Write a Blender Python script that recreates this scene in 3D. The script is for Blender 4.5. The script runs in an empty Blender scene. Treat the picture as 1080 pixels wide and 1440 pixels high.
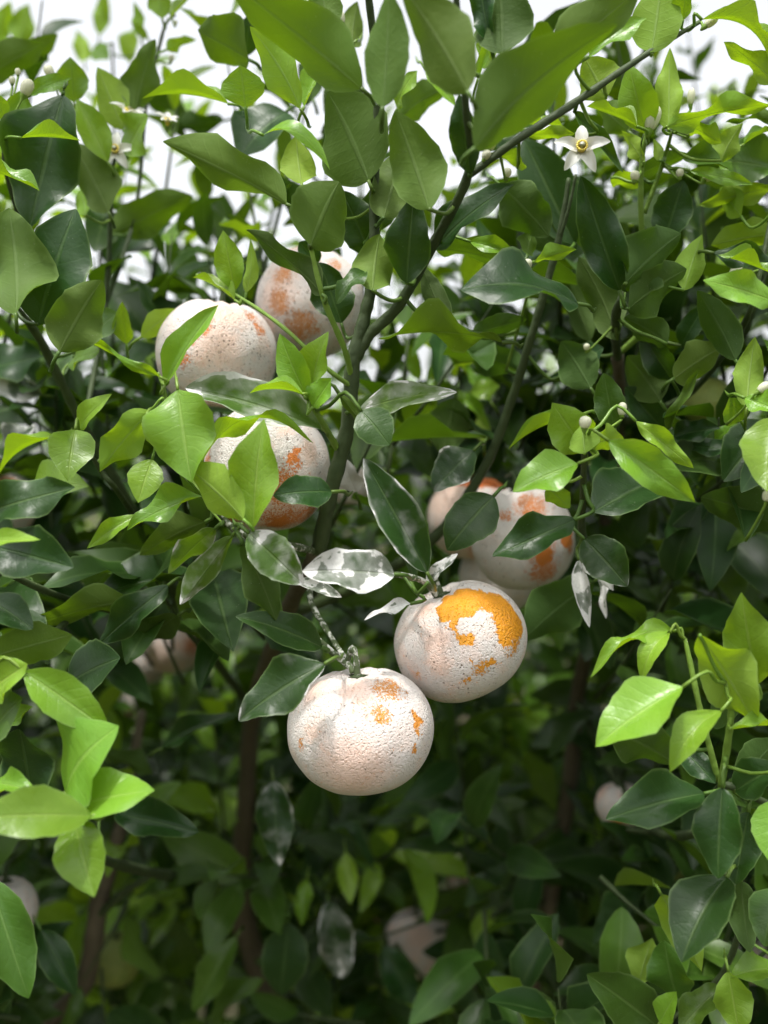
import bpy, math, random
import numpy as np
from mathutils import Vector, Matrix, Quaternion
random.seed(7); rng = np.random.default_rng(11)
scn = bpy.context.scene
col = scn.collection

# ------------------------------------------------------------------ camera
CAMZ, FPX = 1.30, 1400.0
cam_d = bpy.data.cameras.new('camera'); cam = bpy.data.objects.new('camera', cam_d); col.objects.link(cam)
cam.location = (0, 0, CAMZ); cam.rotation_euler = (math.radians(90), 0, 0)
cam_d.sensor_fit = 'HORIZONTAL'; cam_d.sensor_width = 36.0; cam_d.lens = 36.0 * FPX / 1080.0
cam_d.clip_start = 0.02; cam_d.clip_end = 2000
cam_d.dof.use_dof = True; cam_d.dof.focus_distance = 0.54; cam_d.dof.aperture_fstop = 5.7
scn.camera = cam

# ------------------------------------------------------------------ sky, sun, exposure
SUN_EL, SUN_AZ = 71.0, 205.0          # azimuth measured clockwise from +Y (seen from above)
w = bpy.data.worlds.new('World'); scn.world = w; w.use_nodes = True
nt = w.node_tree; nt.nodes.clear()
sky = nt.nodes.new('ShaderNodeTexSky'); sky.sky_type = 'NISHITA'; sky.sun_disc = False
sky.sun_elevation = math.radians(SUN_EL); sky.sun_rotation = math.radians(SUN_AZ)
sky.air_density = 1.2; sky.dust_density = 6.0; sky.ozone_density = 1.0; sky.altitude = 50
bg = nt.nodes.new('ShaderNodeBackground'); bg.inputs['Strength'].default_value = 0.15
wo = nt.nodes.new('ShaderNodeOutputWorld')
veil = nt.nodes.new('ShaderNodeHueSaturation'); veil.inputs['Saturation'].default_value = 0.14; veil.inputs['Value'].default_value = 2.2   # thin white overcast over the blue
nt.links.new(sky.outputs[0], veil.inputs['Color']); nt.links.new(veil.outputs[0], bg.inputs['Color']); nt.links.new(bg.outputs[0], wo.inputs['Surface'])
sun_d = bpy.data.lights.new('sun', 'SUN'); sun = bpy.data.objects.new('sun', sun_d); col.objects.link(sun)
sun_d.energy = 3.3; sun_d.angle = math.radians(4); sun_d.color = (1.0, 0.965, 0.91)
az, el = math.radians(SUN_AZ), math.radians(SUN_EL)
sdir = Vector((math.sin(az) * math.cos(el), math.cos(az) * math.cos(el), math.sin(el)))
sun.rotation_euler = sdir.to_track_quat('Z', 'Y').to_euler(); sun.location = (0, 0, 6)
vs = scn.view_settings
vs.view_transform = 'Standard'; vs.look = 'None'; vs.exposure = 0.02; vs.gamma = 1.0; vs.use_curve_mapping = False

cy = scn.cycles; cy.max_bounces = 6; cy.diffuse_bounces = 3; cy.glossy_bounces = 2; cy.transmission_bounces = 4; cy.transparent_max_bounces = 4
cy.caustics_reflective = False; cy.caustics_refractive = False; cy.use_denoising = True; cy.use_adaptive_sampling = True; cy.adaptive_threshold = 0.02
# ------------------------------------------------------------------ helpers
def P(px, py, d):
    """a point d metres in front of the lens, where the photograph's pixel looks"""
    return Vector(((px - 540) / FPX * d, d, CAMZ - (py - 720) / FPX * d))

WORLD = {}
def link(o, parent, origin):
    col.objects.link(o)
    origin = Vector([float(v) for v in origin]); po = WORLD[parent.name] if parent else Vector((0, 0, 0))
    o.parent = parent; o.location = Vector(origin) - po; WORLD[o.name] = Vector(origin)
    return o
def empty(name, origin):
    return link(bpy.data.objects.new(name, None), None, origin)
def mesh_obj(name, V, F, mat, parent, origin, attrs=None, smooth=True):
    V = np.asarray(V, dtype=np.float64) - np.array(origin)
    me = bpy.data.meshes.new(name); me.from_pydata(V.tolist(), [], F); me.materials.append(mat)
    if smooth: me.polygons.foreach_set('use_smooth', [True] * len(me.polygons))
    if attrs:
        for k, A in attrs.items():
            a = me.attributes.new(k, 'FLOAT_VECTOR', 'POINT'); a.data.foreach_set('vector', np.asarray(A, dtype=np.float32).ravel())
    me.update()
    return link(bpy.data.objects.new(name, me), parent, origin)
def tag(o, label=None, cat=None, group=None, kind=None):
    if label: o['label'] = label
    if cat: o['category'] = cat
    if group: o['group'] = group
    if kind: o['kind'] = kind
    return o

def catmull(pts, n=5):
    pts = [np.array(p, dtype=float) for p in pts]; out = []
    for i in range(len(pts) - 1):
        p0 = pts[max(i - 1, 0)]; p1 = pts[i]; p2 = pts[i + 1]; p3 = pts[min(i + 2, len(pts) - 1)]
        for k in range(n):
            t = k / n
            out.append(.5 * ((2 * p1) + (-p0 + p2) * t + (2 * p0 - 5 * p1 + 4 * p2 - p3) * t * t + (-p0 + 3 * p1 - 3 * p2 + p3) * t ** 3))
    out.append(pts[-1]); return np.array(out)
def tube(pts, n=7, sub=5, knob=0.08):
    """pts: (x,y,z,r) -> tapered tube"""
    C = catmull(pts, sub); V = []; F = []
    for i in range(len(C)):
        t = C[min(i + 1, len(C) - 1)][:3] - C[max(i - 1, 0)][:3]; t /= (np.linalg.norm(t) + 1e-9)
        a = np.cross(t, (0.13, 0.31, 0.94)); 
        if np.linalg.norm(a) < 1e-3: a = np.cross(t, (1, 0, 0))
        a /= np.linalg.norm(a); b = np.cross(t, a)
        r = max(C[i][3], .0003) * (1 + knob * math.sin(i * 2.1 + C[i][0] * 90) )
        for k in range(n):
            an = 2 * math.pi * k / n
            V.append(C[i][:3] + (a * math.cos(an) + b * math.sin(an)) * r)
    for i in range(len(C) - 1):
        for k in range(n):
            F.append((i * n + k, i * n + (k + 1) % n, (i + 1) * n + (k + 1) % n, (i + 1) * n + k))
    F.append(tuple(range(n - 1, -1, -1))); F.append(tuple((len(C) - 1) * n + k for k in range(n)))
    return V, F

# ------------------------------------------------------------------ node helpers
class NT:
    def __init__(s, name):
        s.m = bpy.data.materials.new(name); s.m.use_nodes = True; s.t = s.m.node_tree; s.t.nodes.clear()
        s.out = s.n('ShaderNodeOutputMaterial')
    def n(s, k, **kw):
        x = s.t.nodes.new(k)
        for a, b in kw.items(): setattr(x, a, b)
        return x
    def set(s, sock, v):
        if isinstance(v, bpy.types.NodeSocket): s.t.links.new(v, sock)
        elif v is not None: sock.default_value = v
    def math(s, op, a, b=None, c=None, clamp=False):
        x = s.n('ShaderNodeMath', operation=op); x.use_clamp = clamp
        s.set(x.inputs[0], a); s.set(x.inputs[1], b); s.set(x.inputs[2], c); return x.outputs[0]
    def vmath(s, op, a, b=None):
        x = s.n('ShaderNodeVectorMath', operation=op); s.set(x.inputs[0], a); s.set(x.inputs[1], b)
        return x.outputs['Value'] if op in ('DISTANCE', 'LENGTH', 'DOT_PRODUCT') else x.outputs[0]
    def scale(s, a, f):
        x = s.n('ShaderNodeVectorMath', operation='SCALE'); s.set(x.inputs[0], a); s.set(x.inputs['Scale'], f); return x.outputs[0]
    def step(s, v, a, b):
        x = s.n('ShaderNodeMapRange', interpolation_type='SMOOTHSTEP'); s.set(x.inputs[0], v); s.set(x.inputs[1], a); s.set(x.inputs[2], b); return x.outputs[0]
    def mix(s, f, a, b, blend='MIX'):
        x = s.n('ShaderNodeMix', data_type='RGBA', blend_type=blend); s.set(x.inputs[0], f)
        for sk, v in ((x.inputs[6], a), (x.inputs[7], b)):
            s.set(sk, (*v, 1) if isinstance(v, tuple) and len(v) == 3 else v)
        return x.outputs[2]
    def lerp(s, f, a, b):
        x = s.n('ShaderNodeMix', data_type='FLOAT'); s.set(x.inputs[0], f); s.set(x.inputs[2], a); s.set(x.inputs[3], b); return x.outputs[0]
    def noise(s, vec, scale, detail=3, rough=.55, col=False):
        x = s.n('ShaderNodeTexNoise'); s.set(x.inputs['Vector'], vec); s.set(x.inputs['Scale'], scale)
        x.inputs['Detail'].default_value = detail; x.inputs['Roughness'].default_value = rough
        return x.outputs[1 if col else 0]
    def voro(s, vec, scale, feature='F1', out=0):
        x = s.n('ShaderNodeTexVoronoi', feature=feature); s.set(x.inputs['Vector'], vec); s.set(x.inputs['Scale'], scale); return x.outputs[out]
    def attr(s, name):
        x = s.n('ShaderNodeAttribute', attribute_name=name); y = s.n('ShaderNodeSeparateXYZ'); s.t.links.new(x.outputs['Vector'], y.inputs[0])
        return x.outputs['Vector'], y.outputs[0], y.outputs[1], y.outputs[2]
    def bump(s, h, strength, dist, normal=None):
        x = s.n('ShaderNodeBump'); x.inputs['Strength'].default_value = strength; x.inputs['Distance'].default_value = dist
        s.set(x.inputs['Height'], h); s.set(x.inputs['Normal'], normal); return x.outputs[0]
    def princ(s, base, rough, spec=.5, normal=None, coat=None):
        x = s.n('ShaderNodeBsdfPrincipled'); s.set(x.inputs['Base Color'], (*base, 1) if isinstance(base, tuple) and len(base) == 3 else base)
        s.set(x.inputs['Roughness'], rough); s.set(x.inputs['Specular IOR Level'], spec); s.set(x.inputs['Normal'], normal)
        return x.outputs[0]
    def done(s, sh): s.t.links.new(sh, s.out.inputs[0]); return s.m

def leaf_material(full=True):
    g = NT('citrus leaf' if full else 'citrus leaf inner')
    _, youth, coat, rnd = g.attr('leafdata'); uvv, u, v, ln = g.attr('leafuv')
    au = g.math('ABSOLUTE', u)
    off = g.n('ShaderNodeCombineXYZ'); g.set(off.inputs[0], g.math('MULTIPLY', rnd, 57.0)); g.set(off.inputs[1], g.math('MULTIPLY', rnd, 31.0)); g.set(off.inputs[2], g.math('MULTIPLY', rnd, 91.0))
    cmb = g.n('ShaderNodeCombineXYZ'); g.set(cmb.inputs[0], g.math('MULTIPLY', u, .4)); g.set(cmb.inputs[1], g.math('MULTIPLY', v, 2.0))
    q = g.vmath('ADD', cmb.outputs[0], off.outputs[0])
    mott = g.noise(q, 2.6, 3 if full else 1); fine = g.noise(q, 14, 2) if full else mott
    mid = g.math('SUBTRACT', 1.0, g.step(au, .02, .085))
    ph = g.math('FRACT', g.math('ADD', g.math('SUBTRACT', g.math('MULTIPLY', v, 8.5), g.math('MULTIPLY', au, 1.5)), g.math('MULTIPLY', mott, .55)))
    lat = g.math('SUBTRACT', 1.0, g.step(g.math('ABSOLUTE', g.math('SUBTRACT', ph, .5)), .0, .13))
    lat = g.math('MULTIPLY', lat, g.step(au, 1.0, .75))
    vein = g.math('MAXIMUM', mid, g.math('MULTIPLY', lat, g.lerp(youth, .09, .17)))
    # colours
    kA = g.mix(mott, (.009, .034, .005), (.020, .060, .009)); kA = g.mix(g.math('MULTIPLY', vein, .5), kA, (.07, .13, .032))
    yA = g.mix(mott, (.125, .275, .009), (.195, .365, .016)); yA = g.mix(g.math('MULTIPLY', vein, .45), yA, (.30, .46, .07))
    top = g.mix(youth, kA, yA)
    kU = g.mix(mott, (.040, .085, .012), (.062, .112, .018)); kU = g.mix(g.math('MULTIPLY', vein, .5), kU, (.10, .16, .045))
    yU = g.mix(mott, (.17, .31, .022), (.23, .37, .035)); yU = g.mix(g.math('MULTIPLY', vein, .5), yU, (.30, .44, .12))
    und = g.mix(youth, kU, yU)
    geo = g.n('ShaderNodeNewGeometry')
    base = g.mix(geo.outputs['Backfacing'], top, und)
    hsv = g.n('ShaderNodeHueSaturation'); g.set(hsv.inputs['Hue'], g.math('ADD', .488, g.math('MULTIPLY', g.math('FRACT', g.math('MULTIPLY', rnd, 7.3)), .024)))
    g.set(hsv.inputs['Value'], g.math('ADD', .78, g.math('MULTIPLY', g.math('FRACT', g.math('MULTIPLY', rnd, 13.7)), .44))); g.set(hsv.inputs['Saturation'], .95); g.set(hsv.inputs['Color'], base); base = hsv.outputs[0]
    trans = g.mix(youth, (.085, .19, .003), (.36, .56, .008)); trans = g.mix(g.math('MULTIPLY', vein, .35), trans, (.10, .20, .01))
    base = g.mix(g.math('MULTIPLY', g.step(au, .90, .99), .35), base, (.20, .30, .10))
    if full:
        # blemishes: tiny pale dots and brown scabs on old leaves
        dots = g.math('MULTIPLY', g.step(g.voro(q, 16), .11, .06), g.math('SUBTRACT', 1.0, youth))
        dots = g.math('MULTIPLY', dots, g.step(g.noise(q, 3.1, 1), .5, .62))
        base = g.mix(g.math('MULTIPLY', dots, .55), base, (.42, .44, .36))
    # the white spray: rims, tips and runs
    edge = g.math('MULTIPLY', g.step(au, .80, .97), g.step(g.noise(q, 1.25, 1), .40, .60)); tip = g.step(v, .80, .98)
    cn = g.math('ADD', g.math('MULTIPLY', g.noise(q, 1.9, 2, .5), .85), g.math('MULTIPLY', g.noise(q, 9, 4, .6) if full else .5, .15))
    cv = g.math('ADD', g.math('ADD', g.math('MULTIPLY', coat, .62), g.math('MULTIPLY', g.math('MAXIMUM', edge, g.math('MULTIPLY', tip, .8)), .22)), g.math('SUBTRACT', cn, .5))
    cm = g.math('MULTIPLY', g.step(cv, .30, .35), g.step(coat, .02, .10))
    film = g.math('MULTIPLY', g.step(cv, .10, .33), g.math('MULTIPLY', g.step(coat, .02, .2), .30))
    cm = g.math('MAXIMUM', cm, film)
    bh = g.math('ADD', g.math('MULTIPLY', vein, -.5), g.math('ADD', g.math('MULTIPLY', mott, .8), g.math('MULTIPLY', fine, .16)))
    nrm = g.bump(bh, .45, .0016) if full else None
    rough = g.math('ADD', g.lerp(geo.outputs['Backfacing'], g.lerp(youth, .30, .22), .58), g.math('MULTIPLY', fine, .14))
    p1 = g.princ(base, rough, g.lerp(geo.outputs['Backfacing'], g.lerp(youth, .30, .40), .20), nrm)
    tr = g.n('ShaderNodeBsdfTranslucent'); g.set(tr.inputs[0], trans); g.set(tr.inputs[1], nrm)
    mx = g.n('ShaderNodeMixShader'); g.set(mx.inputs[0], g.lerp(youth, .24, .38)); g.t.links.new(p1, mx.inputs[1]); g.t.links.new(tr.outputs[0], mx.inputs[2])
    wh = g.princ(g.mix(fine, (.42, .42, .40), (.66, .66, .63)), .7, .3, nrm)
    m2 = g.n('ShaderNodeMixShader'); g.set(m2.inputs[0], cm); g.t.links.new(mx.outputs[0], m2.inputs[1]); g.t.links.new(wh, m2.inputs[2])
    return g.done(m2.outputs[0])

def bark_material(name, c1, c2, coat=0.0, sc=120):
    g = NT(name); tc = g.n('ShaderNodeTexCoord').outputs['Object']
    n1 = g.noise(tc, sc, 4); n2 = g.noise(tc, sc * .25, 3)
    c = g.mix(n1, c1, c2); c = g.mix(g.math('MULTIPLY', g.step(n2, .52, .7), .5), c, tuple(x * 1.7 for x in c1))
    if coat: c = g.mix(g.math('MULTIPLY', g.step(g.noise(tc, 260, 4), .60 - coat * .4, .74 - coat * .4), .85), c, (.62, .62, .57))
    nrm = g.bump(g.math('ADD', n1, n2), .6, .002)
    return g.done(g.princ(c, .65, .35, nrm))

def fruit_material(name, patches=(), tint=.35, speck=.35, warm=(.78, .30, .06), cover=.70):
    """patches: (dir, radius, kind, seed) in the fruit's own frame"""
    g = NT(name); tc = g.n('ShaderNodeTexCoord').outputs['Object']
    nv = g.vmath('NORMALIZE', tc)
    wn = g.noise(nv, 3.0, 4, .6); wn2 = g.noise(nv, 11, 4, .65); wn3 = g.noise(nv, 30, 3, .6)
    warp = g.math('ADD', g.math('MULTIPLY', g.math('SUBTRACT', wn2, .5), .55), g.math('MULTIPLY', g.math('SUBTRACT', wn3, .5), .35))
    pores = g.voro(nv, 26, 'SMOOTH_F1'); pit = g.step(pores, .34, .10)
    solid = speckm = soft = keep = None
    wv = g.vmath('ADD', nv, g.scale(g.vmath('SUBTRACT', g.noise(nv, 6.5, 5, .66, True), (.5, .5, .5)), .42))
    grain = g.math('ADD', g.math('MULTIPLY', g.math('SUBTRACT', g.noise(nv, 60, 3, .7), .5), .9), g.math('MULTIPLY', g.math('SUBTRACT', wn3, .5), .5))
    for (c, r, k) in patches:
        d = g.math('DIVIDE', g.vmath('DISTANCE', wv, tuple(c)), r)
        d = g.math('ADD', d, g.math('MULTIPLY', grain, min(1.2, .07 / r) if k in 'ow' else .5))
        f = g.step(d, 1.04, .96) if k in 'ow' else g.step(d, 1.25, .35)
        if k == 'o': solid = f if solid is None else g.math('MAXIMUM', solid, f)
        elif k == 'w': keep = f if keep is None else g.math('MAXIMUM', keep, f)
        elif k == 's': speckm = f if speckm is None else g.math('MAXIMUM', speckm, f)
        else: soft = f if soft is None else g.math('MAXIMUM', soft, f)
    # white mineral coat, thin places let the peel tint through
    thin = g.step(wn, .42, .72); thin = g.math('MULTIPLY', thin, tint)
    if soft is not None: thin = g.math('MAXIMUM', thin, g.math('MULTIPLY', soft, .85))
    thin = g.math('MULTIPLY', thin, g.math('ADD', .55, g.math('MULTIPLY', wn2, .9)), clamp=True)
    white = g.mix(wn2, (.61, .555, .525), (.80, .75, .715))
    coatc = g.mix(g.math('MULTIPLY', thin, .75), white, (.86, .56, .43))
    orange = g.mix(wn2, warm, (warm[0] * .86, warm[1] * .66, warm[2] * .5))
    orange = g.mix(g.math('MULTIPLY', pit, .35), orange, tuple(x * .6 for x in warm))
    bare = g.math('MULTIPLY', g.step(g.math('ADD', g.noise(nv, 55, 3, .65), g.math('MULTIPLY', g.math('SUBTRACT', wn2, .5), 1.3)), .72, .78), .8)
    bare = g.math('MULTIPLY', bare, g.step(wn, .40, .62))
    if speckm is not None:
        sp = g.math('ADD', g.math('MULTIPLY', speckm, .62), g.math('ADD', g.math('MULTIPLY', g.math('SUBTRACT', g.noise(nv, 40, 4, .72), .5), 3.0), g.math('MULTIPLY', g.math('SUBTRACT', pores, .3), -.5)))
        bare = g.math('MAXIMUM', bare, g.math('MULTIPLY', g.step(sp, .36, .48), g.step(speckm, .02, .2)))
    if solid is not None: bare = g.math('MAXIMUM', bare, solid)
    if keep is not None: bare = g.math('MULTIPLY', bare, g.math('SUBTRACT', 1.0, g.math('MULTIPLY', keep, .93)))
    c = g.mix(bare, coatc, orange)
    # dark pinholes where the coat flaked over oil glands
    vd = g.voro(nv, 17); hole = g.math('MULTIPLY', g.step(vd, .34, .20), g.step(g.noise(nv, 4.2, 2), .62 - speck * .34, .70 - speck * .34))
    hole = g.math('MULTIPLY', hole, g.step(g.noise(nv, 23, 1), .44, .52))
    flake = g.math('MULTIPLY', g.step(g.noise(nv, 46, 4, .7), .66, .70), g.math('MULTIPLY', g.step(g.noise(nv, 5.1, 2), .50, .62), speck)); hole = g.math('MAXIMUM', hole, flake)
    hole = g.math('MULTIPLY', hole, g.math('SUBTRACT', 1.0, bare))
    c = g.mix(g.math('MULTIPLY', hole, .85), c, (.16, .10, .06))
    h = g.math('ADD', g.math('MULTIPLY', pit, -.55), g.math('ADD', g.math('MULTIPLY', wn3, .8), g.math('MULTIPLY', bare, -.35)))
    h = g.math('ADD', h, g.math('ADD', g.math('MULTIPLY', hole, -.5), g.math('MULTIPLY', g.noise(nv, 75, 2), .35)))
    nrm = g.bump(h, .75, .0016)
    return g.done(g.princ(c, g.lerp(bare, .62, .30), .5, nrm))

def plain_material(name, c, rough=.5, sss=0, noise_amt=.15, trans=None):
    g = NT(name); tc = g.n('ShaderNodeTexCoord').outputs['Object']
    n = g.noise(tc, 220, 3); c2 = g.mix(g.math('MULTIPLY', n, noise_amt * 2), c, tuple(x * .72 for x in c))
    sh = g.princ(c2, rough, .4, g.bump(n, .2, .001))
    if trans:
        tr = g.n('ShaderNodeBsdfTranslucent'); tr.inputs[0].default_value = (*trans, 1)
        mx = g.n('ShaderNodeMixShader'); mx.inputs[0].default_value = .35; g.t.links.new(sh, mx.inputs[1]); g.t.links.new(tr.outputs[0], mx.inputs[2]); sh = mx.outputs[0]
    return g.done(sh)

def ground_material():
    g = NT('orchard soil'); tc = g.n('ShaderNodeTexCoord').outputs['Object']
    a = g.noise(tc, 2.0, 5); b = g.noise(tc, 35, 4)
    c = g.mix(b, (.045, .033, .022), (.11, .082, .055)); c = g.mix(g.step(a, .48, .62), c, g.mix(b, (.035, .065, .015), (.07, .12, .03)))
    return g.done(g.princ(c, .9, .2, g.bump(g.math('ADD', a, b), .8, .03)))

M_LEAF = leaf_material(); M_LEAF2 = leaf_material(False)
M_TWIG = bark_material('green twig', (.052, .078, .026), (.030, .048, .017))
M_BARK = bark_material('brown bark', (.125, .105, .066), (.065, .052, .035), sc=60)
M_TWIGW = bark_material('sprayed twig', (.075, .105, .04), (.05, .07, .03), coat=.30)
M_SHOOT = bark_material('young shoot', (.16, .26, .035), (.12, .21, .03))
M_BUD = plain_material('bud cream', (.76, .76, .60), .5, trans=(.6, .65, .3))
M_PETAL = plain_material('petal white', (.84, .84, .80), .5, trans=(.7, .7, .55))
M_STAMEN = plain_material('stamen yellow', (.86, .68, .12), .6)
M_GROUND = ground_material()

# ------------------------------------------------------------------ leaf shape
def leaf_grid(ns, nu, youth, fold, bow, wave, phase, curl, blunt, twist=0.0):
    """unit leaf: x 0..1 along, y +-.5 across, z along the upper face's normal"""
    V = np.zeros(((ns + 1) * (nu + 1), 3)); UV = np.zeros_like(V)
    k = 0
    for i in range(ns + 1):
        t = i / ns; tt = .5 - .5 * math.cos(math.pi * t) if ns > 6 else t
        hw = .5 * max(math.sin(math.pi * min(1, tt ** .86 * (1 - .0))), 0) ** blunt
        if i == 0: hw = .022
        if i == ns: hw = .006
        for j in range(nu + 1):
            s = -1 + 2 * j / nu
            sr = 1 + .035 * math.sin(31 * tt + phase * 3 + s)
            z = bow * 4 * tt * (1 - tt) - curl * tt ** 3 + fold * abs(s) * hw * (1 - .3 * tt) + wave * (s * s) * math.sin(9 * tt + phase + (1.3 if s > 0 else 0)) * hw
            y = s * hw * sr * (1 - .12 * abs(fold))
            tw = twist * (tt - .3)
            V[k] = (tt, y * math.cos(tw) , z + y * math.sin(tw)); UV[k] = (s, tt, 0); k += 1
    F = []
    for i in range(ns):
        for j in range(nu):
            a = i * (nu + 1) + j; F.append((a, a + nu + 1, a + nu + 2, a + 1))
    return V, UV, F
CAMV = np.array((0, 0, CAMZ))
def unit(v): return v / (np.linalg.norm(v) + 1e-12)

# ------------------------------------------------------------------ ground
def make_ground():
    n = 40; V = []; F = []
    xs = np.concatenate([-np.geomspace(600, .6, 20), np.geomspace(.6, 600, 20)])
    for y in xs:
        for x in xs:
            r = math.hypot(x, y)
            V.append((x, y, .02 * math.sin(x * 3.1) * math.cos(y * 2.3) * (1 if r < 20 else 0)))
    for i in range(len(xs) - 1):
        for j in range(len(xs) - 1):
            a = i * len(xs) + j; F.append((a, a + 1, a + len(xs) + 1, a + len(xs)))
    tag(mesh_obj('ground', V, F, M_GROUND, None, (0, 0, 0)), kind='structure')
make_ground()

# ------------------------------------------------------------------ the tree in front
ROOT = Vector((.015, 1.16, 0.0))
tree = empty('mandarin_tree', ROOT)
tag(tree, 'leafy mandarin tree full of white-coated fruit and white blossom, its branches filling the view', 'tree', 'mandarin trees of the orchard')

STEMPTS = []                                     # sampled points on hero stems, leaves join the nearest one
def stem(name, pts, mat, n=8, world=False, sub=6):
    Q = [((*p[:3], p[3] * .001) if world else (*P(p[0], p[1], p[2]), p[3] * .001)) for p in pts]
    V, F = tube(Q, n=n, sub=sub)
    o = mesh_obj(name, V, F, mat, tree, Q[0][:3])
    for c in catmull(Q, 6): STEMPTS.append(c)
    return o
# trunk and the limbs seen low in the photograph
fork = (.03, 1.16, .34)
stem('trunk', [(ROOT.x, ROOT.y, -.06, 34), (.012, 1.155, .04, 27), (.022, 1.16, .2, 24), (*fork, 22)], M_BARK, 12, True)
left_limb = [(fork[0], fork[1], fork[2] - .03, 17)] + [(*P(*p[:3]), p[3]) for p in [(430, 1530, 1.15, 16), (395, 1430, 1.14, 15), (350, 1320, 1.12, 14), (338, 1240, 1.08, 11), (346, 1130, 1.03, 9.5), (356, 1000, .93, 8), (400, 870, .74, 6.5), (448, 772, .605, 5)]]
stem('branch', left_limb, M_BARK, 10, True)
right_limb = [(fork[0], fork[1], fork[2] - .03, 14)] + [(*P(*p[:3]), p[3]) for p in [(700, 1530, 1.1, 12), (745, 1400, 1.07, 10), (770, 1280, 1.04, 9), (800, 1110, 1.0, 8), (812, 980, .95, 7), (838, 850, .86, 6), (855, 700, .82, 5), (872, 590, .76, 4.5), (868, 500, .66, 4)]]
stem('branch', right_limb, M_BARK, 10, True)
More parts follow.
